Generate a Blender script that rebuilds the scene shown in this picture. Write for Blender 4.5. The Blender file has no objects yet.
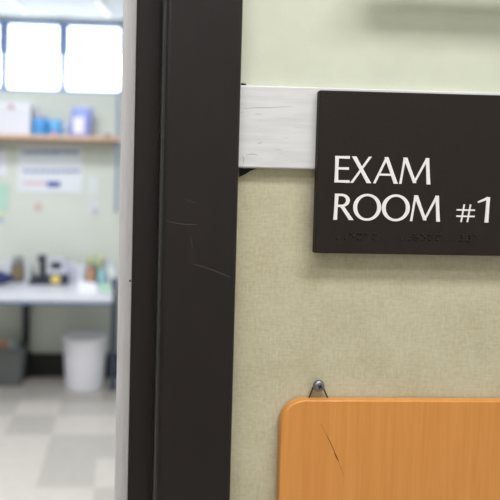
import bpy, bmesh, math, random
from mathutils import Vector, Matrix
random.seed(4)
S = bpy.context.scene
C = S.collection
PI = math.pi

# ------------------------------------------------------------------ camera
CAM = Vector((-0.18213, -0.47352, 1.50503))
YAW, PITCH, ROLL = 0.04104, 0.03451, 0.01967
F, PX, PY = 510.228, 140.424, 220.525          # focal length and principal point, in pixels of the 500 px frame
fw = Vector((math.sin(YAW)*math.cos(PITCH), math.cos(YAW)*math.cos(PITCH), -math.sin(PITCH)))
rt = Vector((math.cos(YAW), -math.sin(YAW), 0))
up = rt.cross(fw)
R_ = rt*math.cos(ROLL) + up*math.sin(ROLL)
U_ = -rt*math.sin(ROLL) + up*math.cos(ROLL)
cd = bpy.data.cameras.new('camera'); co = bpy.data.objects.new('camera', cd); C.objects.link(co)
m = Matrix((R_, U_, -fw)).transposed().to_4x4(); m.translation = CAM
co.matrix_world = m
cd.sensor_width = 36; cd.lens = F/500*36
cd.shift_x = (250-PX)/500; cd.shift_y = (PY-250)/500
cd.clip_start = 0.02
cd.dof.use_dof = True; cd.dof.focus_distance = 0.485; cd.dof.aperture_fstop = 4.3
S.camera = co

# ------------------------------------------------------------------ sky outside, lights, exposure
w = bpy.data.worlds.new('sky'); S.world = w; w.use_nodes = True
bg = w.node_tree.nodes['Background']
bg.inputs[0].default_value = (0.80, 0.90, 1.0, 1); bg.inputs[1].default_value = 4.6

def area(name, loc, sx, sy, power, col, rot=(0, 0, 0)):
    l = bpy.data.lights.new(name, 'AREA'); l.shape = 'RECTANGLE'; l.size = sx; l.size_y = sy
    l.energy = power; l.color = col
    o = bpy.data.objects.new(name, l); C.objects.link(o); o.location = loc; o.rotation_euler = rot
    return o
area('hall_lamp', (0.25, -0.80, 2.93), 1.15, 0.28, 26.5, (1.0, 0.97, 1.0))
area('hall_lamp', (-1.2, -1.35, 2.93), 1.15, 0.28, 17, (1.0, 0.97, 1.0))
area('room_lamp', (-0.9, 2.35, 2.96), 1.5, 0.5, 36, (0.95, 0.96, 1.0))
area('room_lamp', (-0.9, 0.95, 2.96), 1.5, 0.5, 50, (0.95, 0.96, 1.0))
S.view_settings.view_transform = 'Standard'; S.view_settings.look = 'None'
S.view_settings.gamma = 1; S.view_settings.exposure = 0.0; S.view_settings.use_curve_mapping = False

# ------------------------------------------------------------------ helpers
def at(x, y, Y):
    """point of the plane at depth Y seen at pixel x, y"""
    dx, dy = x-PX, y-PY
    d = fw*F + R_*dx - U_*dy
    return CAM + d*((Y-CAM.y)/d.y)

def lin(c):
    c = c/255
    return c/12.92 if c <= .04045 else ((c+.055)/1.055)**2.4

def rgb(r, g, b): return (lin(r), lin(g), lin(b), 1)

def mat(name, col, rough=.5, metal=0, spec=.5):
    mm = bpy.data.materials.new(name); mm.use_nodes = True
    b = mm.node_tree.nodes['Principled BSDF']
    b.inputs['Base Color'].default_value = rgb(*col); b.inputs['Roughness'].default_value = rough
    b.inputs['Metallic'].default_value = metal; b.inputs['Specular IOR Level'].default_value = spec
    return mm

def nodes(mm):
    t = mm.node_tree
    return t, t.nodes['Principled BSDF'], t.nodes.new, t.links.new

def noisy(name, cols, scale=(1, 1, 1), nscale=5, rough=.5, stops=None, bump=0, detail=4, spec=.5, metal=0):
    """colour ramp over object-space noise"""
    mm = mat(name, cols[0], rough, metal, spec)
    t, b, N, L = nodes(mm)
    tc = N('ShaderNodeTexCoord'); mp = N('ShaderNodeMapping'); mp.inputs['Scale'].default_value = scale
    n = N('ShaderNodeTexNoise'); n.inputs['Scale'].default_value = nscale; n.inputs['Detail'].default_value = detail
    r = N('ShaderNodeValToRGB')
    L(tc.outputs['Object'], mp.inputs[0]); L(mp.outputs[0], n.inputs['Vector']); L(n.outputs[0], r.inputs[0])
    stops = stops or [.3+.4*i/(len(cols)-1) for i in range(len(cols))]
    e = r.color_ramp.elements
    while len(e) < len(cols): e.new(.5)
    for i, c in enumerate(cols):
        e[i].position = stops[i]; e[i].color = rgb(*c)
    L(r.outputs[0], b.inputs['Base Color'])
    if bump:
        bp = N('ShaderNodeBump'); bp.inputs['Strength'].default_value = bump; bp.inputs['Distance'].default_value = .001
        L(n.outputs[0], bp.inputs['Height']); L(bp.outputs[0], b.inputs['Normal'])
    return mm

def obj(name, bm, m, parent=None, smooth=False, mats=None):
    me = bpy.data.meshes.new(name); bm.normal_update(); bm.to_mesh(me); bm.free()
    for q in (mats or [m]): me.materials.append(q)
    if smooth:
        for p in me.polygons: p.use_smooth = True
    o = bpy.data.objects.new(name, me); C.objects.link(o)
    if parent:
        o.parent = parent
    return o

def tag(o, label, cat, group=None):
    o['label'] = label; o['category'] = cat
    if group: o['group'] = group
    return o

def struct(o): o['kind'] = 'structure'; return o

def thing(name, loc, label, cat, group=None, rz=0):
    o = bpy.data.objects.new(name, None); C.objects.link(o); o.location = loc; o.rotation_euler.z = rz
    o.empty_display_size = .05
    return tag(o, label, cat, group)

def BM(): return bmesh.new()

def box(bm, x0, x1, y0, y1, z0, z1, bev=0, seg=2):
    g = bmesh.ops.create_cube(bm, size=1)
    for v in g['verts']:
        v.co = Vector(((x0+x1)/2+v.co.x*(x1-x0), (y0+y1)/2+v.co.y*(y1-y0), (z0+z1)/2+v.co.z*(z1-z0)))
    if bev:
        es = list({e for v in g['verts'] for e in v.link_edges})
        bmesh.ops.bevel(bm, geom=es, offset=bev, segments=seg, affect='EDGES', profile=.5)

def lathe(bm, prof, n=28, cx=0, cy=0, cz=0, cap=True):
    rings = []
    for r, z in prof:
        rings.append([bm.verts.new((cx+r*math.cos(2*PI*k/n), cy+r*math.sin(2*PI*k/n), cz+z)) for k in range(n)])
    for a, b in zip(rings, rings[1:]):
        for k in range(n): bm.faces.new((a[k], a[(k+1) % n], b[(k+1) % n], b[k]))
    if cap:
        bm.faces.new(rings[0][::-1]); bm.faces.new(rings[-1])

def tube(bm, pts, r, n=10):
    pts = [Vector(p) for p in pts]; rings = []
    rr = r if isinstance(r, (list, tuple)) else [r]*len(pts)
    for i, p in enumerate(pts):
        d = (pts[min(i+1, len(pts)-1)]-pts[max(i-1, 0)]).normalized()
        a = d.cross(Vector((0, 1, 0.02)));
        if a.length < .1: a = d.cross(Vector((1, 0, 0)))
        a.normalize(); b = d.cross(a)
        rings.append([bm.verts.new(p+(a*math.cos(2*PI*k/n)+b*math.sin(2*PI*k/n))*rr[i]) for k in range(n)])
    for a, b in zip(rings, rings[1:]):
        for k in range(n): bm.faces.new((a[k], a[(k+1) % n], b[(k+1) % n], b[k]))
    bm.faces.new(rings[0][::-1]); bm.faces.new(rings[-1])

def prism(bm, pts, lo, hi, axis='z'):
    """extrude a 2-D outline: axis z -> pts are (x, y); axis y -> pts are (x, z)"""
    def P(p, h): return (p[0], p[1], h) if axis == 'z' else (p[0], h, p[1])
    a = [bm.verts.new(P(p, lo)) for p in pts]; b = [bm.verts.new(P(p, hi)) for p in pts]
    n = len(pts)
    fs = [bm.faces.new(a), bm.faces.new(b[::-1])]
    for k in range(n): fs.append(bm.faces.new((a[k], b[k], b[(k+1) % n], a[(k+1) % n])))
    bmesh.ops.recalc_face_normals(bm, faces=fs)

def rrect(x0, x1, z0, z1, r, n=8, corners='abcd'):
    """rounded rectangle outline; corners a=bottom left b=bottom right c=top right d=top left"""
    out = []
    for key, cx, cz, a0 in (('a', x0+r, z0+r, PI), ('b', x1-r, z0+r, 1.5*PI), ('c', x1-r, z1-r, 0), ('d', x0+r, z1-r, .5*PI)):
        if key in corners:
            for k in range(n+1):
                t = a0+.5*PI*k/n; out.append((cx+r*math.cos(t), cz+r*math.sin(t)))
        else:
            out.append({'a': (x0, z0), 'b': (x1, z0), 'c': (x1, z1), 'd': (x0, z1)}[key])
    return out

# ------------------------------------------------------------------ materials of the setting
WALLY = 0.016                                   # hall face of the front wall
BACK = 3.903                                    # face of the back wall
XL, XR, YH, ZC = -2.7, 1.5, -2.1, 3.05

def wall_front_material():
    mm = mat('paint_over_woven_wallcovering', (205, 212, 178), .6)
    t, b, N, L = nodes(mm)
    tc = N('ShaderNodeTexCoord'); sp = N('ShaderNodeSeparateXYZ'); L(tc.outputs['Object'], sp.inputs[0])
    gt = N('ShaderNodeMath'); gt.operation = 'GREATER_THAN'; gt.inputs[1].default_value = 1.58; L(sp.outputs['Z'], gt.inputs[0])
    def noise(sc, ns, det=3):
        mp = N('ShaderNodeMapping'); mp.inputs['Scale'].default_value = sc
        n = N('ShaderNodeTexNoise'); n.inputs['Scale'].default_value = ns; n.inputs['Detail'].default_value = det
        L(tc.outputs['Object'], mp.inputs[0]); L(mp.outputs[0], n.inputs['Vector']); return n.outputs[0]
    hz = noise((60, 60, 900), 1, 2); vt = noise((900, 60, 60), 1, 2); big = noise((1, 1, 1), 28, 4); fleck = noise((1, 1, 1), 260, 2)
    def add(a, c, wa, wc):
        x = N('ShaderNodeMath'); x.operation = 'MULTIPLY'; x.inputs[1].default_value = wa; L(a, x.inputs[0])
        y = N('ShaderNodeMath'); y.operation = 'MULTIPLY_ADD'; y.inputs[1].default_value = wc; L(c, y.inputs[0]); L(x.outputs[0], y.inputs[2])
        return y.outputs[0]
    weave = add(hz, vt, .5, .5)
    mix = add(add(weave, big, .5, .25), fleck, 1, .25)
    r = N('ShaderNodeValToRGB'); e = r.color_ramp.elements
    e[0].position = .36; e[0].color = rgb(178, 172, 140); e[1].position = .62; e[1].color = rgb(203, 199, 171)
    k = e.new(.49); k.color = rgb(192, 187, 157)
    L(mix, r.inputs[0])
    pr = N('ShaderNodeValToRGB'); e = pr.color_ramp.elements
    e[0].position = .3; e[0].color = rgb(206, 212, 191); e[1].position = .7; e[1].color = rgb(212, 218, 197)
    L(big, pr.inputs[0])
    mx = N('ShaderNodeMix'); mx.data_type = 'RGBA'
    L(gt.outputs[0], mx.inputs['Factor']); L(r.outputs[0], mx.inputs['A']); L(pr.outputs[0], mx.inputs['B'])
    L(mx.outputs['Result'], b.inputs['Base Color'])
    bp = N('ShaderNodeBump'); bp.inputs['Strength'].default_value = .35; bp.inputs['Distance'].default_value = .0006
    L(mix, bp.inputs['Height']); L(bp.outputs[0], b.inputs['Normal'])
    b.inputs['Specular IOR Level'].default_value = .25
    return mm

M = {}
M['wall_front'] = wall_front_material()
M['wall'] = noisy('pale_green_wall_paint', [(200, 205, 199), (205, 210, 204)], nscale=3, rough=.7, spec=.2)
M['ceiling'] = noisy('ceiling_paint', [(236, 238, 242), (240, 242, 246)], nscale=4, rough=.8, spec=.2)
M['hall'] = noisy('hall_paint', [(212, 206, 202), (218, 212, 208)], nscale=3, rough=.8, spec=.2)
M['frame'] = noisy('dark_brown_enamel', [(25, 20, 19), (29, 24, 23)], scale=(6, 6, 1), nscale=20, rough=.34, bump=.05, spec=.4)
M['strip'] = noisy('brushed_grey_metal', [(200, 200, 200), (212, 212, 212)], scale=(40, 40, 3), nscale=8, rough=.4, metal=.1)
M['rail'] = None
M['base'] = mat('black_rubber_base', (16, 17, 19), .6)
M['winframe'] = noisy('blue_lit_window_frame', [(128, 148, 200), (138, 158, 208)], nscale=6, rough=.5)  # blue haze and sky light put into the window frame colour

# ------------------------------------------------------------------ setting
def tile_floor():
    T = .3048; x0, y0 = -.59553, 3.08974
    fixed = {(-1, -1): 1, (0, -1): 0, (-2, -1): 0, (0, -2): 1, (-1, -2): 0, (-2, -2): 0, (1, -2): 1, (0, -3): 1, (-1, -3): 0, (1, -3): 0, (-2, -3): 0,
             (0, -4): 0, (1, -4): 1, (-1, -4): 0, (-2, -4): 0, (0, 0): 1, (-1, 0): 0, (-2, 0): 1, (0, 1): 0, (-1, 1): 0, (-2, 1): 0,
             (1, 0): 1, (1, -1): 0}
    bm = BM()
    for i in range(-7, 7):
        for j in range(-18, 4):
            xa, xb = max(XL, x0+i*T), min(XR, x0+(i+1)*T); ya, yb = max(YH, y0+j*T), min(BACK+.1, y0+(j+1)*T)
            if xb-xa < .005 or yb-ya < .005: continue
            f = bm.faces.new([bm.verts.new(p) for p in ((xa, ya, 0), (xb, ya, 0), (xb, yb, 0), (xa, yb, 0))])
            f.material_index = fixed.get((i, j), random.choice((0, 0, 1, 1, 2)))
    vs = bmesh.ops.remove_doubles(bm, verts=bm.verts, dist=1e-4)
    mats = [noisy('vinyl_tile', [a, c], nscale=14, rough=.35, spec=.35) for a, c in
            (((196, 190, 185), (201, 195, 190)), ((178, 173, 168), (184, 179, 174)), ((187, 182, 177), (192, 187, 182)))]
    # give the slab a thickness
    r = bmesh.ops.extrude_face_region(bm, geom=bm.faces[:])
    for v in [g for g in r['geom'] if isinstance(g, bmesh.types.BMVert)]: v.co.z -= .05
    bmesh.ops.recalc_face_normals(bm, faces=bm.faces[:])
    return struct(obj('floor', bm, None, mats=mats))
tile_floor()

bm = BM(); box(bm, XL, XR, YH, BACK+.1, ZC, ZC+.05); struct(obj('ceiling', bm, M['ceiling']))

DL, DR, DH = -1.075, -.1445, 2.12               # clear opening of the doorway
bm = BM()
box(bm, DR+.02, XR, WALLY, .14, 0, ZC); box(bm, XL, DL-.02, WALLY, .14, 0, ZC); box(bm, DL-.02, DR+.02, WALLY, .14, DH+.02, ZC)
wall_front = struct(obj('wall_front', bm, M['wall_front']))

WX0, WX1, WZ0, WZ1 = -1.695, -.165, 2.428, 3.028
bm = BM()
box(bm, XL, XR, BACK, BACK+.1, 0, WZ0); box(bm, XL, XR, BACK, BACK+.1, WZ1, ZC)
box(bm, XL, WX0, BACK, BACK+.1, WZ0, WZ1); box(bm, WX1, XR, BACK, BACK+.1, WZ0, WZ1)
struct(obj('wall_back', bm, M['wall']))
bm = BM(); box(bm, XL-.1, XL, YH, BACK+.1, 0, ZC); struct(obj('wall_left', bm, M['wall']))
bm = BM(); box(bm, XR, XR+.1, YH, BACK+.1, 0, ZC); struct(obj('wall_right', bm, M['wall']))
bm = BM(); box(bm, XL, XR, YH-.1, YH, 0, ZC); struct(obj('wall_hall', bm, M['hall']))
bm = BM(); box(bm, XL, XR, BACK-.03, BACK, 0, .20, .006); struct(obj('baseboard_back', bm, M['base']))

# clerestory windows
glass = bpy.data.materials.new('window_glass'); glass.use_nodes = True
t = glass.node_tree; t.nodes.clear()
o_ = t.nodes.new('ShaderNodeOutputMaterial'); tr = t.nodes.new('ShaderNodeBsdfTransparent'); gl = t.nodes.new('ShaderNodeBsdfGlossy')
gl.inputs['Roughness'].default_value = .02
mx = t.nodes.new('ShaderNodeMixShader'); mx.inputs[0].default_value = .05
t.links.new(tr.outputs[0], mx.inputs[1]); t.links.new(gl.outputs[0], mx.inputs[2]); t.links.new(mx.outputs[0], o_.inputs[0])
edges = [-1.695, -1.185, -.685, -.165]
for k in range(3):
    xa, xb = edges[k]+.001, edges[k+1]-.001
    bm = BM()
    # frame with rounded lower corners: ring between an outer rectangle and a rounded one
    b_ = .023
    inner = rrect(xa+b_, xb-b_, WZ0+b_, WZ1-.028, .035, 6, 'ab')
    outer = []
    cx, cz = (xa+xb)/2, (WZ0+WZ1)/2
    for (x, z) in inner:
        dx, dz = x-cx, z-cz
        s = min((xb-cx)/abs(dx) if dx else 1e9, (WZ1-cz)/abs(dz) if dz else 1e9)
        outer.append((cx+dx*s, cz+dz*s))
    n = len(inner)
    for i in range(n):
        j = (i+1) % n
        q = [(inner[i], 0), (inner[j], 0), (outer[j], 0), (outer[i], 0)]
        fr = [bm.verts.new((p[0], BACK+.02, p[1])) for p, _ in q]; bk = [bm.verts.new((p[0], BACK+.07, p[1])) for p, _ in q]
        bm.faces.new(fr); bm.faces.new(bk[::-1]); bm.faces.new((fr[0], bk[0], bk[1], fr[1])); bm.faces.new((fr[2], bk[2], bk[3], fr[3]))
    bmesh.ops.remove_doubles(bm, verts=bm.verts, dist=1e-5); bmesh.ops.recalc_face_normals(bm, faces=bm.faces[:])
    wf = struct(obj('window_%d' % (k+1), bm, M['winframe']))
    bm = BM(); box(bm, xa+.012, xb-.012, BACK+.044, BACK+.048, WZ0+.012, WZ1-.01); obj('pane', bm, glass, wf)
    bm = BM()
    for xx in (xa+b_-.001, xb-b_-.011): box(bm, xx-.006, xx+.018, BACK+.021, BACK+.043, WZ0+.33, WZ1-.02, .002)
    obj('sash', bm, M['winframe'], wf)

# steel door frame: jamb profile with rabbet and stop
def jamb_profile(mx):
    p = [(-.072, .0155), (-.072, 0), (-.0733, -.0035), (-.076, -.005), (-.1385, -.005), (-.1405, -.0044), (-.1425, -.0028), (-.1440, -.0004), (-.1450, .003), (-.1452, .006),
         (-.1450, .010), (-.1445, .031), (-.1465, .033), (-.1673, .033), (-.1688, .0345), (-.1688, .073), (-.166, .075), (-.1445, .075),
         (-.1445, .153), (-.142, .156), (-.072, .156), (-.072, .1405), (-.13, .1405), (-.13, .0155)]
    return [(2*mx-x, y) if mx is not None else (x, y) for x, y in p]
bm = BM()
prism(bm, jamb_profile(None), 0, DH+.0, 'z'); prism(bm, jamb_profile((DL+DR)/2), 0, DH, 'z')
box(bm, DL-.0725, DR+.0725, -.005, .0155, DH, DH+.073, .002); box(bm, DL-.0725, DR+.0725, .1405, .156, DH, DH+.073, .002)
box(bm, DL, DR, .0155, .1405, DH, DH+.012); box(bm, DL, DR, .033, .075, DH-.022, DH)
door = struct(obj('door_1', bm, M['frame']))
bm = BM()
prism(bm, [(-.1694, .050), (-.1694, .090), (-.1812, .090), (-.1822, .089), (-.1822, .0515), (-.1814, .050)], 0, DH-.023, 'z')
box(bm, -.1700, -.1676, .047, .0505, .0, DH-.023, .0005)
obj('metal_strip', bm, M['strip'], door)
bm = BM()
for zz in (.35, .95, 1.425, 1.9):
    g = bmesh.ops.create_uvsphere(bm, u_segments=10, v_segments=6, radius=.0011)
    for v in g['verts']: v.co = Vector((v.co.x-.1702, v.co.y*.5+.0470, v.co.z+zz))
obj('rivet', bm, M['base'], door)
# fine scratches in the enamel
sc = mat('bare_scratch', (66, 60, 58), .5)
def scratch(px, r, Y, name, mm, parent):
    pts = [at(x, y, Y) for x, y in px]; bm = BM()
    n = len(pts); tube(bm, pts, [r*(.25+.75*math.sin(PI*(i+.5)/n)) for i in range(n)], 6)
    for v in bm.verts: v.co.y = Y+(v.co.y-Y)*.25
    return obj(name, bm, mm, parent)
scratch([(193, 264), (203, 266.5), (215, 271), (224, 274.5), (231, 277.5)], .00035, -.005, 'scratch', sc, door)
scratch([(166, 220), (174, 223), (186, 224.5), (197, 224.5)], .00025, -.005, 'scratch', sc, door)
scratch([(184, 198), (189, 201), (196, 203)], .0002, -.005, 'scratch', sc, door)
scratch([(190, 236), (192, 243), (192.5, 249)], .0002, -.005, 'scratch', sc, door)

# white rail along the seam between paint and wallcovering
def rail_material():
    mm = mat('scuffed_white_paint', (222, 222, 226), .5)
    t, b, N, L = nodes(mm)
    tc = N('ShaderNodeTexCoord')
    def ns(sc, s, d):
        mp = N('ShaderNodeMapping'); mp.inputs['Scale'].default_value = sc
        n = N('ShaderNodeTexNoise'); n.inputs['Scale'].default_value = s; n.inputs['Detail'].default_value = d
        L(tc.outputs['Object'], mp.inputs[0]); L(mp.outputs[0], n.inputs['Vector']); return n.outputs[0]
    r1 = N('ShaderNodeValToRGB'); e = r1.color_ramp.elements
    e[0].position = .35; e[0].color = rgb(208, 210, 209); e[1].position = .6; e[1].color = rgb(219, 221, 220)
    L(ns((12, 12, 130), 1.5, 5), r1.inputs[0])
    r2 = N('ShaderNodeValToRGB'); e = r2.color_ramp.elements
    e[0].position = .66; e[0].color = (1, 1, 1, 1); e[1].position = .76; e[1].color = rgb(226, 225, 226)
    L(ns((22, 22, 150), 2.1, 3), r2.inputs[0])
    mm_ = N('ShaderNodeMix'); mm_.data_type = 'RGBA'; mm_.blend_type = 'MULTIPLY'; mm_.inputs['Factor'].default_value = 1
    L(r1.outputs[0], mm_.inputs['A']); L(r2.outputs[0], mm_.inputs['B']); L(mm_.outputs['Result'], b.inputs['Base Color'])
    return mm
bm = BM(); box(bm, -.0718, XR, .0075, WALLY+.0005, 1.5405, 1.6180, .0012, 2)
rail = struct(obj('trim_1', bm, rail_material()))
dk = mat('grey_scuff', (165, 162, 162), .7)
scratch([(244, 108.6), (256, 107.6), (270, 107.4), (280, 107), (292, 106.6)], .0003, .0075, 'scuff_mark', dk, rail)
for q in ([(242.5, 156), (244, 159), (243.5, 163)], [(246, 155), (252, 154), (258, 155)], [(258, 143.5), (262, 142.5)]):
    scratch(q, .0004, .0075, 'scuff_mark', dk, rail)
blk = mat('notch_black', (20, 18, 17), .8)
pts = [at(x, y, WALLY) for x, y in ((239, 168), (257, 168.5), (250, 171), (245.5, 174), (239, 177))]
bm = BM(); prism(bm, [(p.x, p.z) for p in pts], WALLY-.0012, WALLY+.001, 'y'); obj('dark_notch', bm, blk, wall_front)  # shade in the gap under the rail, put in as a black patch
pts = [at(x, y, WALLY) for x, y in ((241, 83.4), (246, 84), (245.5, 85), (241, 85))]
bm = BM(); prism(bm, [(p.x, p.z) for p in pts], WALLY-.0015, WALLY+.001, 'y'); obj('dark_notch', bm, blk, wall_front)  # small black patch at the upper left corner of the rail

# ------------------------------------------------------------------ the sign
plate_m = noisy('dark_brown_sign_plastic', [(36, 31, 26), (40, 35, 30)], nscale=600, rough=.5, bump=.15, spec=.2)
letter_m = mat('white_raised_lettering', (240, 238, 234), .45)
side_m = mat('sign_edge', (60, 52, 52), .45)
SZ0, SZ1, SX0, SX1 = 1.4609, 1.6138, 0.0029, .2067
sign = thing('room_sign', (.1, WALLY, SZ0), 'dark brown plaque lettered EXAM ROOM #1, mounted on the white rail', 'sign')
def sp(bm):                                      # world -> sign space
    for v in bm.verts: v.co -= Vector((.1, WALLY, SZ0))
    return bm
bm = BM(); box(bm, SX0, SX1, 0, .0075, SZ0, SZ1, .0009, 2)
obj('plate', sp(bm), plate_m, sign)

LAYER = [0]
def stroke(bm, a, b, wa, wb=None, waist=.86, flare=True, yf=-.0004, cut='n'):
    """flared stem from a to b (x, z in metres); waist narrows the middle; cut h = ends cut level, v = ends cut upright"""
    LAYER[0] = (LAYER[0]+1) % 7; yf -= LAYER[0]*.00002
    a, b = Vector(a), Vector(b); wb = wb or wa
    d = (b-a).normalized(); nrm = Vector((-d.y, d.x))
    if cut == 'h': nrm = Vector((1/abs(nrm.x), 0)) * (1 if nrm.x > 0 else -1)
    if cut == 'v': nrm = Vector((0, 1/abs(nrm.y))) * (1 if nrm.y > 0 else -1)
    L, Rr = [], []
    for i in range(9):
        t = i/8; wdt = wa+(wb-wa)*t
        k = waist+(1-waist)*abs(2*t-1)**2 if flare else 1
        c = a+(b-a)*t
        L.append(c+nrm*wdt*k/2); Rr.append(c-nrm*wdt*k/2)
    prism(bm, [(p.x, p.y) for p in L+Rr[::-1]], yf, .0004, 'y')

def ring(bm, cx, cz, rx, rz, tx, tz, a0=0, a1=2*PI, n=40, yf=-.0004):
    full = abs(a1-a0-2*PI) < 1e-6
    N_ = n if full else n+1
    A = []
    for k in range(N_):
        t = a0+(a1-a0)*k/n
        po = (cx+rx*math.cos(t), cz+rz*math.sin(t)); pi = (cx+(rx-tx)*math.cos(t), cz+(rz-tz)*math.sin(t))
        A.append([bm.verts.new((po[0], yf, po[1])), bm.verts.new((pi[0], yf, pi[1])), bm.verts.new((pi[0], .0004, pi[1])), bm.verts.new((po[0], .0004, po[1]))])
    for k in range(N_ if full else N_-1):
        p, q = A[k], A[(k+1) % N_]
        for i in range(4):
            j = (i+1) % 4
            bm.faces.new((p[i], p[j], q[j], q[i]))
    if not full: bm.faces.new(A[0]); bm.faces.new(A[-1][::-1])
    bmesh.ops.recalc_face_normals(bm, faces=bm.faces[:])

def glyph(ch, x0, x1, z0, z1, name='letter'):
    """one raised letter between world x0..x1 and z0..z1"""
    bm = BM(); W, H = x1-x0, z1-z0
    P = lambda u, v: (x0+u*W, z0+v*H)
    st, th = .150*H, .092*H                      # thick and thin stroke
    if ch == 'E':
        stroke(bm, (x0+st/2, z0), (x0+st/2, z1), st)
        for v, u, e in ((th/2/H, 1, 1.15), (.535, .93, 1.1), (1-th/2/H, .97, 1.15)):
            stroke(bm, P(.08, v), P(u, v), th*.92, th*e, 1, cut='v')
    elif ch == 'X':
        stroke(bm, P(.15, 1), P(.87, 0), st, st, .9, cut='h'); stroke(bm, P(.07, 0), P(.90, 1), th, th, .9, cut='h')
    elif ch == 'A':
        stroke(bm, P(.055, 0), P(.52, .99), th, th, .95, cut='h'); stroke(bm, P(.91, 0), P(.50, 1), st*1.02, st*.95, .92, cut='h')
        stroke(bm, P(.2, .335), P(.8, .335), th*.85, th*.85, 1)
    elif ch == 'M':
        stroke(bm, P(.05, 0), P(.165, .99), th, th*.95, .9, cut='h')
        stroke(bm, P(.175, 1), P(.50, 0.04), st, st*.8, .95, cut='h'); stroke(bm, P(.475, .04), P(.87, 1), th*.9, th, .95, cut='h')
        stroke(bm, P(.93, 0), P(.865, 1), st, st*.95, .9, cut='h')
    elif ch == 'R':
        stroke(bm, (x0+st*.62, z0), (x0+st*.85, z1), st, st, .88, cut='h')
        cz = .745; rz = .255
        ring(bm, x0+.40*W, z0+cz*H, .40*W, rz*H, st, th, -PI/2, PI/2, 20)
        for v in (1-th/2/H, cz-rz+th/2/H): stroke(bm, P(.12, v), P(.41, v), th, th, 1)
        stroke(bm, P(.40, .55), P(.90, 0), st*.92, st, .92, cut='h')
    elif ch == 'O':
        ring(bm, x0+W/2, z0+H/2, W/2, H/2, st*1.0, th*.95)
    elif ch == '#':
        for u in (.34, .68): stroke(bm, P(u-.07, 0), P(u+.07, 1), th*.95, th*.95, 1, cut='h')
        for v in (.33, .68): stroke(bm, P(.0, v), P(1, v), th*.95, th*.95, 1)
    elif ch == '1':
        stroke(bm, (x1-st*.62-.0006, z0), (x1-st*.55, z1), st*1.05, st*.95, .9, cut='h')
        stroke(bm, (x1-st*.6, z1-.04*H), P(.02, .79), st*.75, th*.7, .95)
    return obj(name, sp(bm), letter_m, sign)

def px_x(x, y): return at(x, y, 0).x
zb1, zt1 = at(360, 183, 0).z, at(360, 156.5, 0).z
zb2, zt2 = at(385, 220.7, 0).z, at(385, 194.6, 0).z
for ch, a, b in (('E', 334.6, 349.8), ('X', 350.3, 372), ('A', 373.3, 398.4), ('M', 399, 431)):
    glyph(ch, px_x(a, 170), px_x(b, 170), zb1, zt1)
for ch, a, b in (('R', 333, 353.6), ('O', 353, 381), ('O', 381.6, 409.7), ('M', 409.8, 440.6)):
    o = .0004 if ch == 'O' else 0
    glyph(ch, px_x(a, 208), px_x(b, 208), zb2-o, zt2+o)
glyph('#', px_x(456.3, 213), px_x(474.6, 213), zb2, zb2+(zt2-zb2)*.69, 'number_sign')
glyph('1', px_x(477.2, 210), px_x(489.6, 210), zb2, zb2+(zt2-zb2)*.985, 'numeral')
# braille row
cells = {' ': (), ',': (6,), 'e': (1, 5), 'x': (1, 3, 4, 6), 'a': (1,), 'm': (1, 3, 4), 'r': (1, 2, 3, 5), 'o': (1, 3, 5), '#': (3, 4, 5, 6)}
def braille(text, xa):
    bm = BM()
    for i, c in enumerate(text):
        for d in cells[c]:
            x = xa+i*.0075+(.0025 if d > 3 else 0); z = 1.4802-((d-1) % 3)*.0025
            g = bmesh.ops.create_uvsphere(bm, u_segments=10, v_segments=6, radius=.0012)
            for v in g['verts']: v.co = Vector((v.co.x+x, v.co.y*1.0, v.co.z+z))
    obj('braille_word', sp(bm), plate_m, sign, True)
braille(',,exam', .0215); braille(',,room', .0835); braille('##a', .1425)

# ------------------------------------------------------------------ wooden board hung below
def wood_material():
    mm = mat('honey_beech', (206, 140, 66), .38)
    t, b, N, L = nodes(mm)
    tc = N('ShaderNodeTexCoord')
    def ns(sc, s, d):
        mp = N('ShaderNodeMapping'); mp.inputs['Scale'].default_value = sc
        n = N('ShaderNodeTexNoise'); n.inputs['Scale'].default_value = s; n.inputs['Detail'].default_value = d
        L(tc.outputs['Object'], mp.inputs[0]); L(mp.outputs[0], n.inputs['Vector']); return n.outputs[0]
    r = N('ShaderNodeValToRGB'); e = r.color_ramp.elements
    e[0].position = .3; e[0].color = rgb(209, 143, 70); e[1].position = .72; e[1].color = rgb(219, 155, 82)
    L(ns((60, 60, 3.0), 1.3, 5), r.inputs[0])
    r2 = N('ShaderNodeValToRGB'); e = r2.color_ramp.elements
    e[0].position = .35; e[0].color = rgb(252, 244, 236); e[1].position = .65; e[1].color = (1, 1, 1, 1)
    L(ns((260, 260, 9), 1.6, 2), r2.inputs[0])
    x = N('ShaderNodeMix'); x.data_type = 'RGBA'; x.blend_type = 'MULTIPLY'; x.inputs['Factor'].default_value = 1
    L(r.outputs[0], x.inputs['A']); L(r2.outputs[0], x.inputs['B']); L(x.outputs['Result'], b.inputs['Base Color'])
    b.inputs['Specular IOR Level'].default_value = .4
    return mm
YB = .0055
tl = at(300, 397.2, WALLY-.0022); lf = at(277, 470, WALLY-.0022)
BX0, BX1, BZ1, BZ0 = lf.x, lf.x+.40, tl.z, tl.z-.30
board = thing('wooden_board', ((BX0+BX1)/2, WALLY, BZ0), 'honey coloured wooden board with rounded corners hung on a wire loop below the sign', 'board')
bo = board.location.copy()
bm = BM(); prism(bm, rrect(BX0, BX1, BZ0, BZ1, .024, 12), YB, WALLY-.0022, 'y')
fe = [e for e in bm.edges if all(abs(v.co.y-YB) < 1e-6 for v in e.verts)]
bmesh.ops.bevel(bm, geom=fe, offset=.0014, segments=3, affect='EDGES', profile=.5)
for v in bm.verts: v.co -= bo
obj('panel', bm, wood_material(), board)
wire_m = mat('dull_steel_wire', (84, 76, 68), .4, .7)
bm = BM()
hy = WALLY-.003; sx = at(318, 385, hy)
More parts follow.
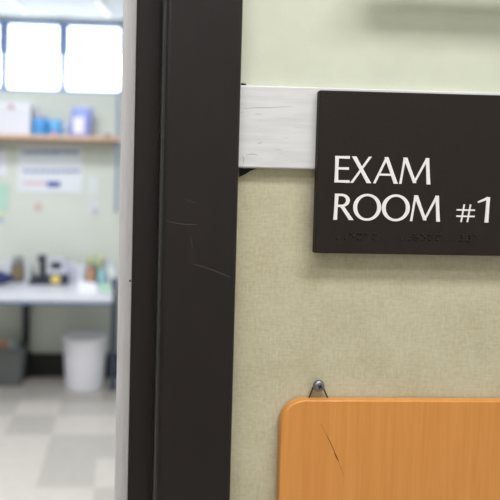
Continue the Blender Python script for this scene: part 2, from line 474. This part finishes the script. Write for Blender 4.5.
a = at(309, 398, hy); c = at(327.8, 398, hy)
pts = [(a.x-.002, hy, a.z-.008), (a.x, hy, a.z)]
arc = [(sx.x-.0040*math.cos(q), hy, sx.z+.0040*math.sin(q)) for q in [PI*k/8 for k in range(-0, 9)]]
pts += arc + [(c.x, hy, c.z), (c.x+.002, hy, c.z-.008)]
tube(bm, pts, .00075, 8)
for v in bm.verts: v.co -= bo
obj('wire_loop', bm, wire_m, board, True)
bsc = mat('dark_scratch', (74, 44, 20), .6); bsc2 = mat('faint_scratch', (178, 108, 44), .6)
def bscratch(q, r, mm):
    o = scratch(q, r, YB, 'scratch', mm, board)
    o.data.transform(Matrix.Translation(-bo)); return o
bscratch([(325.5, 433), (328.5, 439), (332, 446), (335, 453), (337.5, 460)], .00034, bsc)
bscratch([(334.5, 453), (336.5, 457), (338.5, 461)], .0006, bsc)
bscratch([(338, 461), (341, 468), (344, 476)], .0003, bsc2)
bscratch([(320.5, 424), (323, 428), (326, 434)], .0003, bsc2)

steel = mat('screw_steel', (140, 140, 148), .35, .9)
screw = thing('screw', (sx.x, WALLY, sx.z), 'small round steel screw in the wall holding the wire loop of the wooden board', 'screw')
bm = BM(); lathe(bm, [(.0014, -.018), (.0014, .0035), (.0054, .0037), (.0057, .0048), (.0051, .0066), (.0036, .0078), (.0016, .0082)], 24)
for v in bm.verts: v.co = Vector((v.co.x, -v.co.z, v.co.y))
bmesh.ops.recalc_face_normals(bm, faces=bm.faces[:]); obj('head', bm, steel, screw, True)
bm = BM()
for ang in (.5, .5+PI/2):
    g = bmesh.ops.create_cube(bm, size=1)
    for v in g['verts']:
        q = Vector((v.co.x*.0050, 0, v.co.z*.0012)); q.rotate(Matrix.Rotation(ang, 3, 'Y')); v.co = Vector((q.x, -.0079+v.co.y*.0010, q.z))
obj('cross_slot', bm, mat('slot_dark', (40, 40, 46), .5, .5), screw)

# tube added out of view to cast the soft shade at the upper right
hold = thing('shade_caster', (.317, WALLY, 1.742), 'made-up grey tube above the EXAM ROOM sign, added to cast shade on the wall', 'rail')
hm = mat('grey_steel', (150, 152, 154), .4, .6)
bm = BM(); tube(bm, [(-.27, -.036, .001), (-.2695, -.036, .001), (.27, -.036, -.004), (.2705, -.036, -.004)], [.006, .010, .010, .006], 16); obj('tube', bm, hm, hold, True)
for xx in (-.05, .22):
    bm = BM(); tube(bm, [(xx, 0, 0), (xx, -.030, -.001)], .005, 12); obj('standoff', bm, hm, hold, True)

# ------------------------------------------------------------------ the workroom beyond
def tb(bm, loc):                                 # world -> thing space
    for v in bm.verts: v.co -= Vector(loc)
    return bm

# workbench
TZ = .83; DF = 3.09
top_m = mat('white_laminate', (206, 208, 218), .35); edge_m = mat('blue_grey_edge', (92, 108, 138), .5)
leg_m = mat('black_leg', (24, 26, 32), .5); post_m = mat('blue_grey_post', (56, 67, 90), .5)
xr = -.222
bench = thing('workbench', (-1.0, 3.6, 0), 'white-topped workbench along the back wall below the wooden shelf', 'desk')
loc = bench.location
bm = BM(); box(bm, -2.2, xr, DF, BACK-.004, TZ-.028, TZ, .003); obj('worktop', tb(bm, loc), top_m, bench)
bm = BM(); box(bm, -2.2, xr, DF-.004, DF+.02, TZ-.05, TZ-.0285, .002); obj('edge_rail', tb(bm, loc), edge_m, bench)
for x0_, x1_, y0_ in ((-.985, -.925, 3.82), (-2.15, -2.09, 3.82)):
    bm = BM(); box(bm, x0_, x1_, y0_, y0_+.045, 0, TZ-.029, .004); obj('leg', tb(bm, loc), leg_m, bench)
bm = BM(); box(bm, xr-.013, xr+.032, 3.56, 3.61, 0, TZ+.07, .004); obj('upright', tb(bm, loc), post_m, bench)

# shelf
shelf = thing('wall_shelf', (-1.0, BACK, 2.02), 'long wooden shelf on the back wall under the windows', 'shelf')
loc = shelf.location; SF = 3.65; sz = 2.034; sz0 = 2.000
bm = BM(); box(bm, -2.3, -.19, SF, BACK-.002, sz0, sz, .004)
obj('board', tb(bm, loc), noisy('shelf_pine', [(182, 148, 124), (202, 172, 150)], scale=(2, 20, 20), nscale=4, rough=.5), shelf)
for xx in (-1.75, -1.25):
    bm = BM(); box(bm, xx, xx+.025, SF+.03, BACK-.003, sz0-.022, sz0-.0005, .003); box(bm, xx, xx+.025, BACK-.025, BACK-.002, sz0-.22, sz0-.022, .003)
    obj('bracket', tb(bm, loc), mat('bracket_grey', (110, 112, 112), .5, .4), shelf)
bm = BM(); box(bm, -.222, -.200, 3.70, 3.72, sz, WZ0-.02, .002); box(bm, -.222, -.200, 3.70, 3.72, 1.42, sz0, .002)
obj('side_post', tb(bm, loc), mat('pale_blue_grey_post', (104, 124, 156), .5), shelf)

# shelf contents
Ys = 3.74
def on_shelf(x0p, x1p, ytop, Y): a, b = at(x0p, 136, Y), at(x1p, 136, Y); return a.x, b.x, at(x0p, ytop, Y).z
white_card = mat('white_card', (212, 213, 224), .6)
x0_, x1_, zt = on_shelf(-34, 30, 101, Ys)
cart = thing('carton', ((x0_+x1_)/2, Ys+.07, sz), 'big white carton with a pink mark at the left end of the shelf', 'box'); loc = cart.location
bm = BM(); box(bm, x0_, x1_, Ys, Ys+.14, sz+.001, zt-.01, .004); obj('body', tb(bm, loc), white_card, cart)
bm = BM(); box(bm, x0_-.004, x1_+.004, Ys-.003, Ys+.143, zt-.06, zt, .003); obj('lid', tb(bm, loc), mat('lid_card', (214, 217, 226), .6), cart)
bm = BM()
c0 = at(11, 105, Ys-.003)
box(bm, c0.x-.026, c0.x+.026, Ys-.0045, Ys-.003, zt-.05, zt-.035); box(bm, c0.x-.012, c0.x+.012, Ys-.0045, Ys-.003, zt-.055, zt-.012)
obj('pink_mark', tb(bm, loc), mat('pink_print', (206, 150, 176), .6), cart)

def packet(name, px0, px1, py0, py1, Y, d, col, label, cat, base, wave=.01, lean=0, group=None, stripe=None, bevel=.25):
    """soft plastic packet, pillow shaped, with a crimped top"""
    a, b = at(px0, py1, Y), at(px1, py1, Y); z1 = at((px0+px1)/2, py0, Y).z
    W = b.x-a.x; H = z1-base
    t = thing(name, ((a.x+b.x)/2, Y+d/2, base), label, cat, group)
    bm = BM(); n = 10; fr, bk = [], []
    rnd = random.Random(px0)
    for j in range(n+1):
        v = j/n; r1, r2 = [], []
        for i in range(n+1):
            u = i/n; bulge = (math.sin(PI*min(1, max(0, u)))**.5)*(min(1, (1-v)*3)**.6)
            x = (u-.5)*W*(1-.10*v)+lean*v; z = .001+v*H*(1-.04*rnd.random() if j == n else 1)
            r1.append(bm.verts.new((x, -d/2*bulge-.001+wave*(rnd.random()-.5)*.4, z))); r2.append(bm.verts.new((x, d/2*bulge+.001, z)))
        fr.append(r1); bk.append(r2)
    for j in range(n):
        for i in range(n):
            bm.faces.new((fr[j][i], fr[j][i+1], fr[j+1][i+1], fr[j+1][i])); bm.faces.new((bk[j][i], bk[j+1][i], bk[j+1][i+1], bk[j][i+1]))
        bm.faces.new((fr[j][0], fr[j+1][0], bk[j+1][0], bk[j][0])); bm.faces.new((fr[j][n], bk[j][n], bk[j+1][n], fr[j+1][n]))
    for i in range(n):
        bm.faces.new((fr[0][i], bk[0][i], bk[0][i+1], fr[0][i+1])); bm.faces.new((fr[n][i], fr[n][i+1], bk[n][i+1], bk[n][i]))
    obj('pouch', bm, mat(name+'_film', col, .35), t, True)
    if stripe:
        bm = BM(); u0, u1, v0, v1 = stripe[1]
        box(bm, (u0-.5)*W, (u1-.5)*W, -d/2-.006, -d/2+.004, v0*H, v1*H, .002); obj('printed_patch', bm, mat(name+'_print', stripe[0], .5), t)
    return t
packet('plastic_packet', 31, 47, 117, 136, 3.70, .07, (58, 138, 204), 'bright blue packet on the shelf beside the white carton', 'packet', sz)
packet('plastic_packet', 45.5, 62, 119, 136, 3.76, .06, (84, 162, 216), 'light blue packet with a reddish patch, right of the bright blue packet', 'packet', sz, stripe=((196, 120, 160), (.35, .75, .0, .25)))
packet('plastic_packet', 36, 42, 109, 136, 3.82, .03, (186, 184, 200), 'thin pale grey packet standing behind the bright blue packet', 'packet', sz)
packet('plastic_packet', 68, 91, 106, 136, 3.74, .09, (148, 160, 222), 'large lilac packet leaning on the shelf', 'packet', sz, lean=.02, stripe=((228, 224, 242), (.22, .7, .12, .62)))
packet('plastic_packet', 63, 69, 122, 136, 3.72, .04, (176, 188, 214), 'small pale blue-grey packet left of the lilac packet', 'packet', sz)
t = thing('tape_roll', (at(108, 136, 3.72).x, 3.72, sz), 'small dark tape roll at the right end of the shelf', 'tape')
bm = BM(); lathe(bm, [(.016, 0), (.028, .0), (.028, .022), (.016, .022), (.016, 0)], 24, cap=False); 
for v in bm.verts: v.co.z += .001
obj('tape', bm, mat('dark_tape', (88, 84, 110), .5), t)
bm = BM(); lathe(bm, [(.013, 0), (.0155, 0), (.0155, .022), (.013, .022), (.013, 0)], 24, cap=False)
for v in bm.verts: v.co.z += .001
obj('core', bm, mat('tape_core', (180, 150, 120), .6), t)

# papers on the back wall
def sheet(name, px0, py0, px1, py1, col, label, cat, group=None, rot=0, off=.0015):
    a, b = at(px0, py0, BACK), at(px1, py1, BACK)
    t = thing(name, ((a.x+b.x)/2, BACK, (a.z+b.z)/2), label, cat, group); t.rotation_euler.y = rot
    w2, h2 = (b.x-a.x)/2, (a.z-b.z)/2
    bm = BM(); n = 8
    for j in range(n):
        for i in range(n):
            q = []
            for (ii, jj) in ((i, j), (i+1, j), (i+1, j+1), (i, j+1)):
                u, v = ii/n*2-1, jj/n*2-1
                q.append(bm.verts.new((u*w2, -off-.004*max(0, -v)**3*(1+.4*u), v*h2)))
            bm.faces.new(q)
    bmesh.ops.remove_doubles(bm, verts=bm.verts, dist=1e-6)
    r = bmesh.ops.extrude_face_region(bm, geom=bm.faces[:])
    for v in [g for g in r['geom'] if isinstance(g, bmesh.types.BMVert)]: v.co.y += .0008
    bmesh.ops.recalc_face_normals(bm, faces=bm.faces[:])
    t = obj('paper', bm, mat(name+'_paper', col, .7), t)
    return t, (a.x+b.x)/2, (a.z+b.z)/2
def mark(t, cx, cz, px0, py0, px1, py1, col, name, off=.0075):
    a, b = at(px0, py0, BACK), at(px1, py1, BACK); bm = BM()
    box(bm, a.x-cx, b.x-cx, -off, -off+.0065, b.z-cz, a.z-cz); obj(name, bm, mat(name+'_ink', col, .7), t)
def dashes(t, cx, cz, px0, px1, py, h, col, name, seed, off=.0075):
    """a printed line of words too small to read: short blocks of uneven width"""
    rnd = random.Random(seed); bm = BM(); x = px0
    while x < px1-1:
        wd = rnd.uniform(2, 5.5); a, b = at(x, py-h/2, BACK), at(min(px1, x+wd), py+h/2, BACK)
        box(bm, a.x-cx, b.x-cx, -off, -off+.0065, b.z-cz, a.z-cz); x += wd+rnd.uniform(.6, 1.4)
    obj(name, bm, mat(name+'_ink', col, .7), t)
t, cx, cz = sheet('wall_notice', 18, 146, 82, 193, (214, 219, 228), 'large white notice sheet with blue lines on the wall below the shelf', 'poster')
dashes(t, cx, cz, 22, 80, 152.5, 3.6, (132, 146, 184), 'heading', 1)
dashes(t, cx, cz, 23, 80, 171, 3.4, (140, 152, 190), 'printed_line', 2)
dashes(t, cx, cz, 23, 45, 183.2, 2.6, (214, 160, 172), 'red_line', 3)
mark(t, cx, cz, 47, 181.5, 60, 187, (62, 78, 160), 'blue_block')
sheet('paper_note', 88, 176, 98, 195, (206, 212, 218), 'small pale paper note right of the large notice sheet, the upper one', 'note', rot=.03)
t, cx, cz = sheet('paper_note', 87.5, 199, 99, 214, (204, 206, 212), 'small pale paper note on the wall, below the other small note', 'note', rot=-.04)
mark(t, cx, cz, 93, 210, 97.5, 213.5, (176, 158, 176), 'printed_mark')
sheet('sticker', 34.5, 203, 42, 211, (198, 176, 170), 'small reddish sticker on the wall under the notice sheet', 'sticker', rot=.5)
t, cx, cz = sheet('paper_note', -16, 150, 6.5, 176, (216, 218, 232), 'white lilac paper sheet at the left edge, above the teal folder', 'note')
# teal folder hanging at the left edge
t, cx, cz = sheet('hanging_folder', -14, 183, 8.5, 211, (172, 206, 194), 'teal folder hanging on the back wall at the left edge', 'folder', rot=.08, off=.008)
mark(t, cx, cz, -14, 211, 8, 215.5, (216, 214, 182), 'cream_flap', .009)
mark(t, cx, cz, -12, 217.5, 5, 221, (158, 180, 212), 'blue_tab', .009)

# things on the bench
bz = TZ+.0008
def at_bench(px, Y): return at(px, 290, Y).x
X = lambda px, Y: at(px, 285, Y).x
Zp = lambda py, Y: at(60, py, Y).z
# navy bag
Y = 3.55
nb = thing('zip_bag', (X(-3, Y), Y, bz), 'navy blue zip pouch at the left end of the workbench', 'pouch')
bm = BM(); g = bmesh.ops.create_uvsphere(bm, u_segments=24, v_segments=14, radius=1)
for v in bm.verts:
    s = Vector((math.copysign(abs(v.co.x)**.7, v.co.x), v.co.y, math.copysign(abs(v.co.z)**.8, v.co.z))); v.co = Vector((s.x*.13, s.y*.07, .063+s.z*.05*(1-.25*s.x)))
obj('body', bm, mat('navy_cloth', (34, 44, 92), .8), nb, True)
bm = BM(); tube(bm, [(-.1, 0, .107), (-.04, -.005, .116), (.04, -.005, .112), (.1, 0, .090)], .005); obj('zip', bm, mat('zip_blue', (50, 70, 150), .6), nb)
# jar with brown contents
Y = 3.66
def jar(px, pytop, Y, r, cols, label, name='jar', cat='jar'):
    zt = Zp(pytop, Y)-bz; t = thing(name, (X(px, Y), Y, bz), label, cat)
    bm = BM(); lathe(bm, [(r*.9, 0), (r, .006), (r, zt*.72), (r*.82, zt*.80)], 24); obj('body', bm, mat(name+'_body', cols[0], .3), t, True)
    bm = BM(); lathe(bm, [(r*.85, zt*.80), (r*.88, zt*.81), (r*.88, zt*.99), (r*.8, zt)], 24); obj('lid', bm, mat(name+'_lid', cols[1], .4), t)
    bm = BM(); lathe(bm, [(r+.0008, zt*.18), (r+.0012, zt*.2), (r+.0012, zt*.6), (r+.0008, zt*.62)], 24, cap=False); obj('band', bm, mat(name+'_band', cols[2], .5), t)
    return t
jar(18, 257, 3.77, .045, ((112, 104, 96), (140, 140, 146), (128, 112, 84)), 'brown glass jar with grey lid on the bench, left of the dark desk instrument')
# upright dark instrument: stepped base, column, head
Y = 3.70; xa = X(40, Y)
ins = thing('bench_instrument', (xa, Y, bz), 'black instrument with a tall column and broad foot on the workbench', 'instrument')
dm = mat('black_plastic', (30, 34, 50), .45)
bm = BM(); prism(bm, [(-.085, .0), (.062, .0), (.062, .035), (.03, .055), (-.035, .06), (-.085, .028)], -.06, .06, 'y'); obj('foot', bm, dm, ins)
bm = BM(); box(bm, -.005, .042, -.02, .035, .05, .19, .008); obj('column', bm, dm, ins)
bm = BM(); box(bm, -.02, .048, -.05, .04, .185, .235, .012); obj('head', bm, mat('dark_navy_plastic', (40, 46, 66), .45), ins)
bm = BM(); tube(bm, [(-.05, -.02, .055), (-.045, -.03, .09)], .014, 14); obj('dial', bm, dm, ins)
# device: pale body, dark window, black base, yellow tape roll in front
Y = 3.70; xa, xb = X(48, Y), X(68, Y); h = Zp(258, Y)-bz
dv = thing('tape_dispenser', ((xa+xb)/2, Y, bz), 'pale grey dispenser with dark slot and black base, right of the black instrument', 'dispenser')
wd = (xb-xa)/2
bm = BM(); prism(bm, [(-wd, .085), (wd, .085), (wd*.96, h*.8), (wd*.7, h), (-wd*.75, h), (-wd*.97, h*.8)], -.05, .07, 'y'); obj('body', bm, mat('pale_plastic', (186, 188, 204), .45), dv)
bm = BM(); box(bm, -wd*1.05, wd*1.05, -.06, .075, 0, .088, .006); obj('base', bm, mat('navy_plastic', (44, 50, 72), .45), dv)
bm = BM(); prism(bm, rrect(-wd*.68, wd*.38, h*.62, h*.86, .018, 5), -.055, -.045, 'y'); obj('slot', bm, mat('slot_black', (26, 28, 40), .4), dv)
bm = BM(); lathe(bm, [(.006, 0), (.036, 0), (.040, .004), (.040, .016), (.036, .02), (.006, .02)], 24)
for v in bm.verts: v.co = Vector((v.co.x-.012, -v.co.z-.058, v.co.y*.85+.045))
bmesh.ops.recalc_face_normals(bm, faces=bm.faces[:])
obj('yellow_disc', bm, mat('yellow_plastic', (216, 198, 110), .45), dv)
# pale cartons at the back of the bench
bx_m = [(196, 202, 206), (206, 208, 222), (198, 200, 214)]
for k, (p0, p1, pt, Y, lab) in enumerate(((25.5, 31, 264, 3.83, 'small pale carton on the bench between the brown jar and the black instrument'),
                                          (68.5, 74.5, 263, 3.76, 'small pale carton on the bench just right of the grey dispenser'),
                                          (75.5, 84.5, 266, 3.70, 'white lilac carton on the bench left of the orange tub'),
                                          (3, 12, 263, 3.80, 'pale carton on the bench behind the navy pouch'))):
    xa, xb = X(p0, Y), X(p1, Y); h = Zp(pt, Y)-bz
    t = thing('small_carton', ((xa+xb)/2, Y, bz), lab, 'box', 'cartons at the back of the bench')
    bm = BM(); box(bm, (xa-xb)/2, (xb-xa)/2, -.04, .04, 0, h*.86, .003); obj('body', bm, mat('carton_card', bx_m[k % 3], .6), t)
    bm = BM(); box(bm, (xa-xb)/2-.002, (xb-xa)/2+.002, -.042, .042, h*.86, h, .002); obj('lid', bm, mat('carton_lid', (210, 212, 224), .6), t)
# pen cup with coloured pens
Y = 3.80; px = 95
pc = thing('pen_cup', (X(px, Y), Y, bz), 'grey-green cup holding coloured pens on the bench', 'cup')
bm = BM(); lathe(bm, [(.034, 0), (.042, .10), (.042, .13), (.038, .13), (.032, .01)], 24); obj('cup', bm, mat('cup_green', (128, 150, 132), .5), pc)
PEN = ['pale yellow pen at the left in the bench cup', 'leaf green pen in the middle of the bench cup', 'pale yellow pen at the right in the bench cup', 'dark grey pen leaning right in the bench cup', 'teal pen leaning left in the bench cup']
for k, (col, dx, lean, hh) in enumerate((((224, 212, 96), -.02, -.025, .235), ((96, 160, 96), .0, .0, .22), ((228, 220, 120), .016, .025, .24), ((70, 80, 92), .022, .045, .20), ((90, 170, 150), -.01, -.05, .20))):
    pn = thing('pen', (pc.location.x, pc.location.y, bz), PEN[k], 'pen', 'pens in the cup')
    bm = BM(); tube(bm, [(dx, .006*(k-2), .02), (dx+lean, .006*(k-2), hh-.02), (dx+lean*1.08, .006*(k-2), hh)], [.008, .009, .005], 10); obj('barrel', bm, mat('pen_barrel', col, .4), pn)
# orange tub
Y = 3.72
jar(90.5, 264, Y, .036, ((190, 138, 114), (150, 122, 122), (200, 150, 124)), 'orange plastic tub on the bench in front of the pen cup', 'tub', 'tub')
# teal bottle and white bottle at the right
jar(102, 268, 3.64, .034, ((134, 182, 194), (160, 190, 200), (150, 194, 204)), 'light teal bottle on the bench near its right end', 'bottle', 'bottle')
jar(111.5, 262, 3.70, .038, ((216, 226, 228), (200, 204, 220), (226, 232, 234)), 'white plastic bottle at the right end of the bench', 'bottle', 'bottle')
# loose papers
def papers(px0, px1, Y0, Y1, col, n, name, label, tilt, cat='papers', th=.006):
    xa, xb = X(px0, (Y0+Y1)/2), X(px1, (Y0+Y1)/2)
    t = thing(name, ((xa+xb)/2, (Y0+Y1)/2, bz), label, cat)
    for k in range(n):
        bm = BM(); nn = 6; wx, wy = (xb-xa)/2, (Y1-Y0)/2
        rz = .25*(random.random()-.5); top = []
        for j in range(nn+1):
            row = []
            for i in range(nn+1):
                u, v = i/nn*2-1, j/nn*2-1
                row.append((u*wx*math.cos(rz)-v*wy*math.sin(rz), u*wx*math.sin(rz)+v*wy*math.cos(rz), k*th+tilt*(v+1)*.5*(1-.25*u)))
            top.append(row)
        A = [[bm.verts.new((x, y, z+.0055*th/.006)) for x, y, z in r] for r in top]; B = [[bm.verts.new(q) for q in r] for r in top]
        for j in range(nn):
            for i in range(nn):
                bm.faces.new((A[j][i], A[j][i+1], A[j+1][i+1], A[j+1][i])); bm.faces.new((B[j][i], B[j+1][i], B[j+1][i+1], B[j][i+1]))
        for i in range(nn):
            bm.faces.new((A[0][i], B[0][i], B[0][i+1], A[0][i+1])); bm.faces.new((A[nn][i], A[nn][i+1], B[nn][i+1], B[nn][i]))
            bm.faces.new((A[i][0], A[i+1][0], B[i+1][0], B[i][0])); bm.faces.new((A[i][nn], B[i][nn], B[i+1][nn], A[i+1][nn]))
        obj('sheet', bm, mat(name+'_sheet', col, .6), t)
papers(78, 97, 3.28, 3.54, (232, 234, 244), 1, 'paper_sheet', 'white paper curling up on the bench in front of the orange tub', .04, 'paper')
papers(99.5, 111, 3.34, 3.50, (172, 206, 186), 2, 'green_folder', 'pale green folder lying on the bench beside the curling papers', .025)

# white bin
Yb = 3.66
wb = thing('plastic_bin', (at(85, 360, Yb).x, Yb-.01, 0), 'white ribbed plastic bin with a flat lid on the floor under the workbench', 'bin')
wm = mat('white_plastic', (240, 239, 252), .4)
bm = BM(); pr = [(.150, .001), (.154, .006)]
for k in range(1, 12): pr += [(.154+.024*k/12, .40*k/12-.010), (.1565+.024*k/12, .40*k/12)] if k > 8 else [(.154+.024*k/12, .40*k/12)]
pr += [(.177, .398)]
lathe(bm, pr, 40); obj('body', bm, wm, wb, True)
bm = BM(); lathe(bm, [(.178, .392), (.187, .392), (.189, .397), (.189, .422), (.186, .426), (.02, .426)], 40); obj('lid', bm, wm, wb)
bm = BM(); lathe(bm, [(.172, .315), (.1795, .317), (.1795, .340), (.174, .342)], 40, cap=False); obj('band', bm, wm, wb, True)

# grey tub with odds and ends
Yt = 3.62
tx0, tx1 = -1.50, at(24.5, 345, Yt).x; tz = at(24, 349, Yt).z
gt = thing('storage_tub', ((tx0+tx1)/2, Yt+.09, 0), 'open dark grey storage tub on the floor at the left, under the bench', 'tub')
bm = BM(); loc = gt.location
W2, D2 = (tx1-tx0)/2, .085
def rr(s, z): return [(x, y, z) for x, y in rrect(-W2*s, W2*s, -D2*s, D2*s, .03*s, 5)]
rings = [rr(.90, .001), rr(.99, tz-.02), rr(1.03, tz-.02), rr(1.03, tz), rr(.97, tz), rr(.88, .012)]
V = [[bm.verts.new(q) for q in r] for r in rings]
for a_, b_ in zip(V, V[1:]):
    n = len(a_)
    for k in range(n): bm.faces.new((a_[k], a_[(k+1) % n], b_[(k+1) % n], b_[k]))
bm.faces.new(V[0][::-1]); bm.faces.new(V[-1]); bmesh.ops.recalc_face_normals(bm, faces=bm.faces[:])
obj('body', bm, mat('grey_plastic', (98, 101, 104), .45), gt)
for k, (px0, px1, pt, col, lab) in enumerate((((-6), 6, 340, (206, 150, 120), 'orange-pink packet lying in the grey storage tub'),
                                              (7, 13, 341, (214, 216, 214), 'white packet in the middle of the grey storage tub'),
                                              (13.5, 19, 344, (160, 196, 206), 'pale blue packet at the right of the grey storage tub'))):
    packet('tub_packet', px0, px1, pt, 372, Yt+.07, .05, col, lab, 'packet', .016)

# ------------------------------------------------------------------ lamps
lamp_m = bpy.data.materials.new('lamp_diffuser'); lamp_m.use_nodes = True
b = lamp_m.node_tree.nodes['Principled BSDF']; b.inputs['Emission Color'].default_value = (1, 1, 1, 1); b.inputs['Emission Strength'].default_value = 2.0
strip_m = lamp_m.copy(); strip_m.name = 'slim_diffuser'; strip_m.node_tree.nodes['Principled BSDF'].inputs['Emission Strength'].default_value = .45
body_m = mat('lamp_housing', (230, 230, 232), .5)
def lamp(x, y, z, sx_, sy_, label, rz=0, th=.05, group=None):
    t = thing('ceiling_light', (x, y, z), label, 'ceiling light', group, rz)
    bm = BM(); box(bm, -sx_/2-.02, sx_/2+.02, -sy_/2-.02, sy_/2+.02, -th, -.0005, .004); obj('housing', bm, body_m, t)
    bm = BM(); box(bm, -sx_/2, sx_/2, -sy_/2, sy_/2, -th-.006, -th-.0005, .002); obj('diffuser', bm, strip_m if sx_ < .1 else lamp_m, t)
lamp(.25, -.80, ZC, 1.15, .28, 'strip light on the hall ceiling above the EXAM ROOM sign')
lamp(-1.2, -1.35, ZC, 1.15, .28, 'strip light on the hall ceiling away from the sign')
lamp(-.9, 2.35, ZC, 1.5, .5, 'wide panel light on the workroom ceiling nearer the windows')
lamp(-.9, .95, ZC, 1.5, .5, 'wide panel light on the workroom ceiling nearer the doorway')
pa, pb = at(98.5, 0, 3.45), at(108, 13, 3.7)
lamp(-.342, 3.62, ZC, .03, .34, 'short slim light strip on the ceiling, the right one by the windows', -.28, .012, 'slim light strips by the windows')
lamp(-1.02, 3.62, ZC, .03, .34, 'short slim light strip on the ceiling, the left one by the windows', -.28, .012, 'slim light strips by the windows')
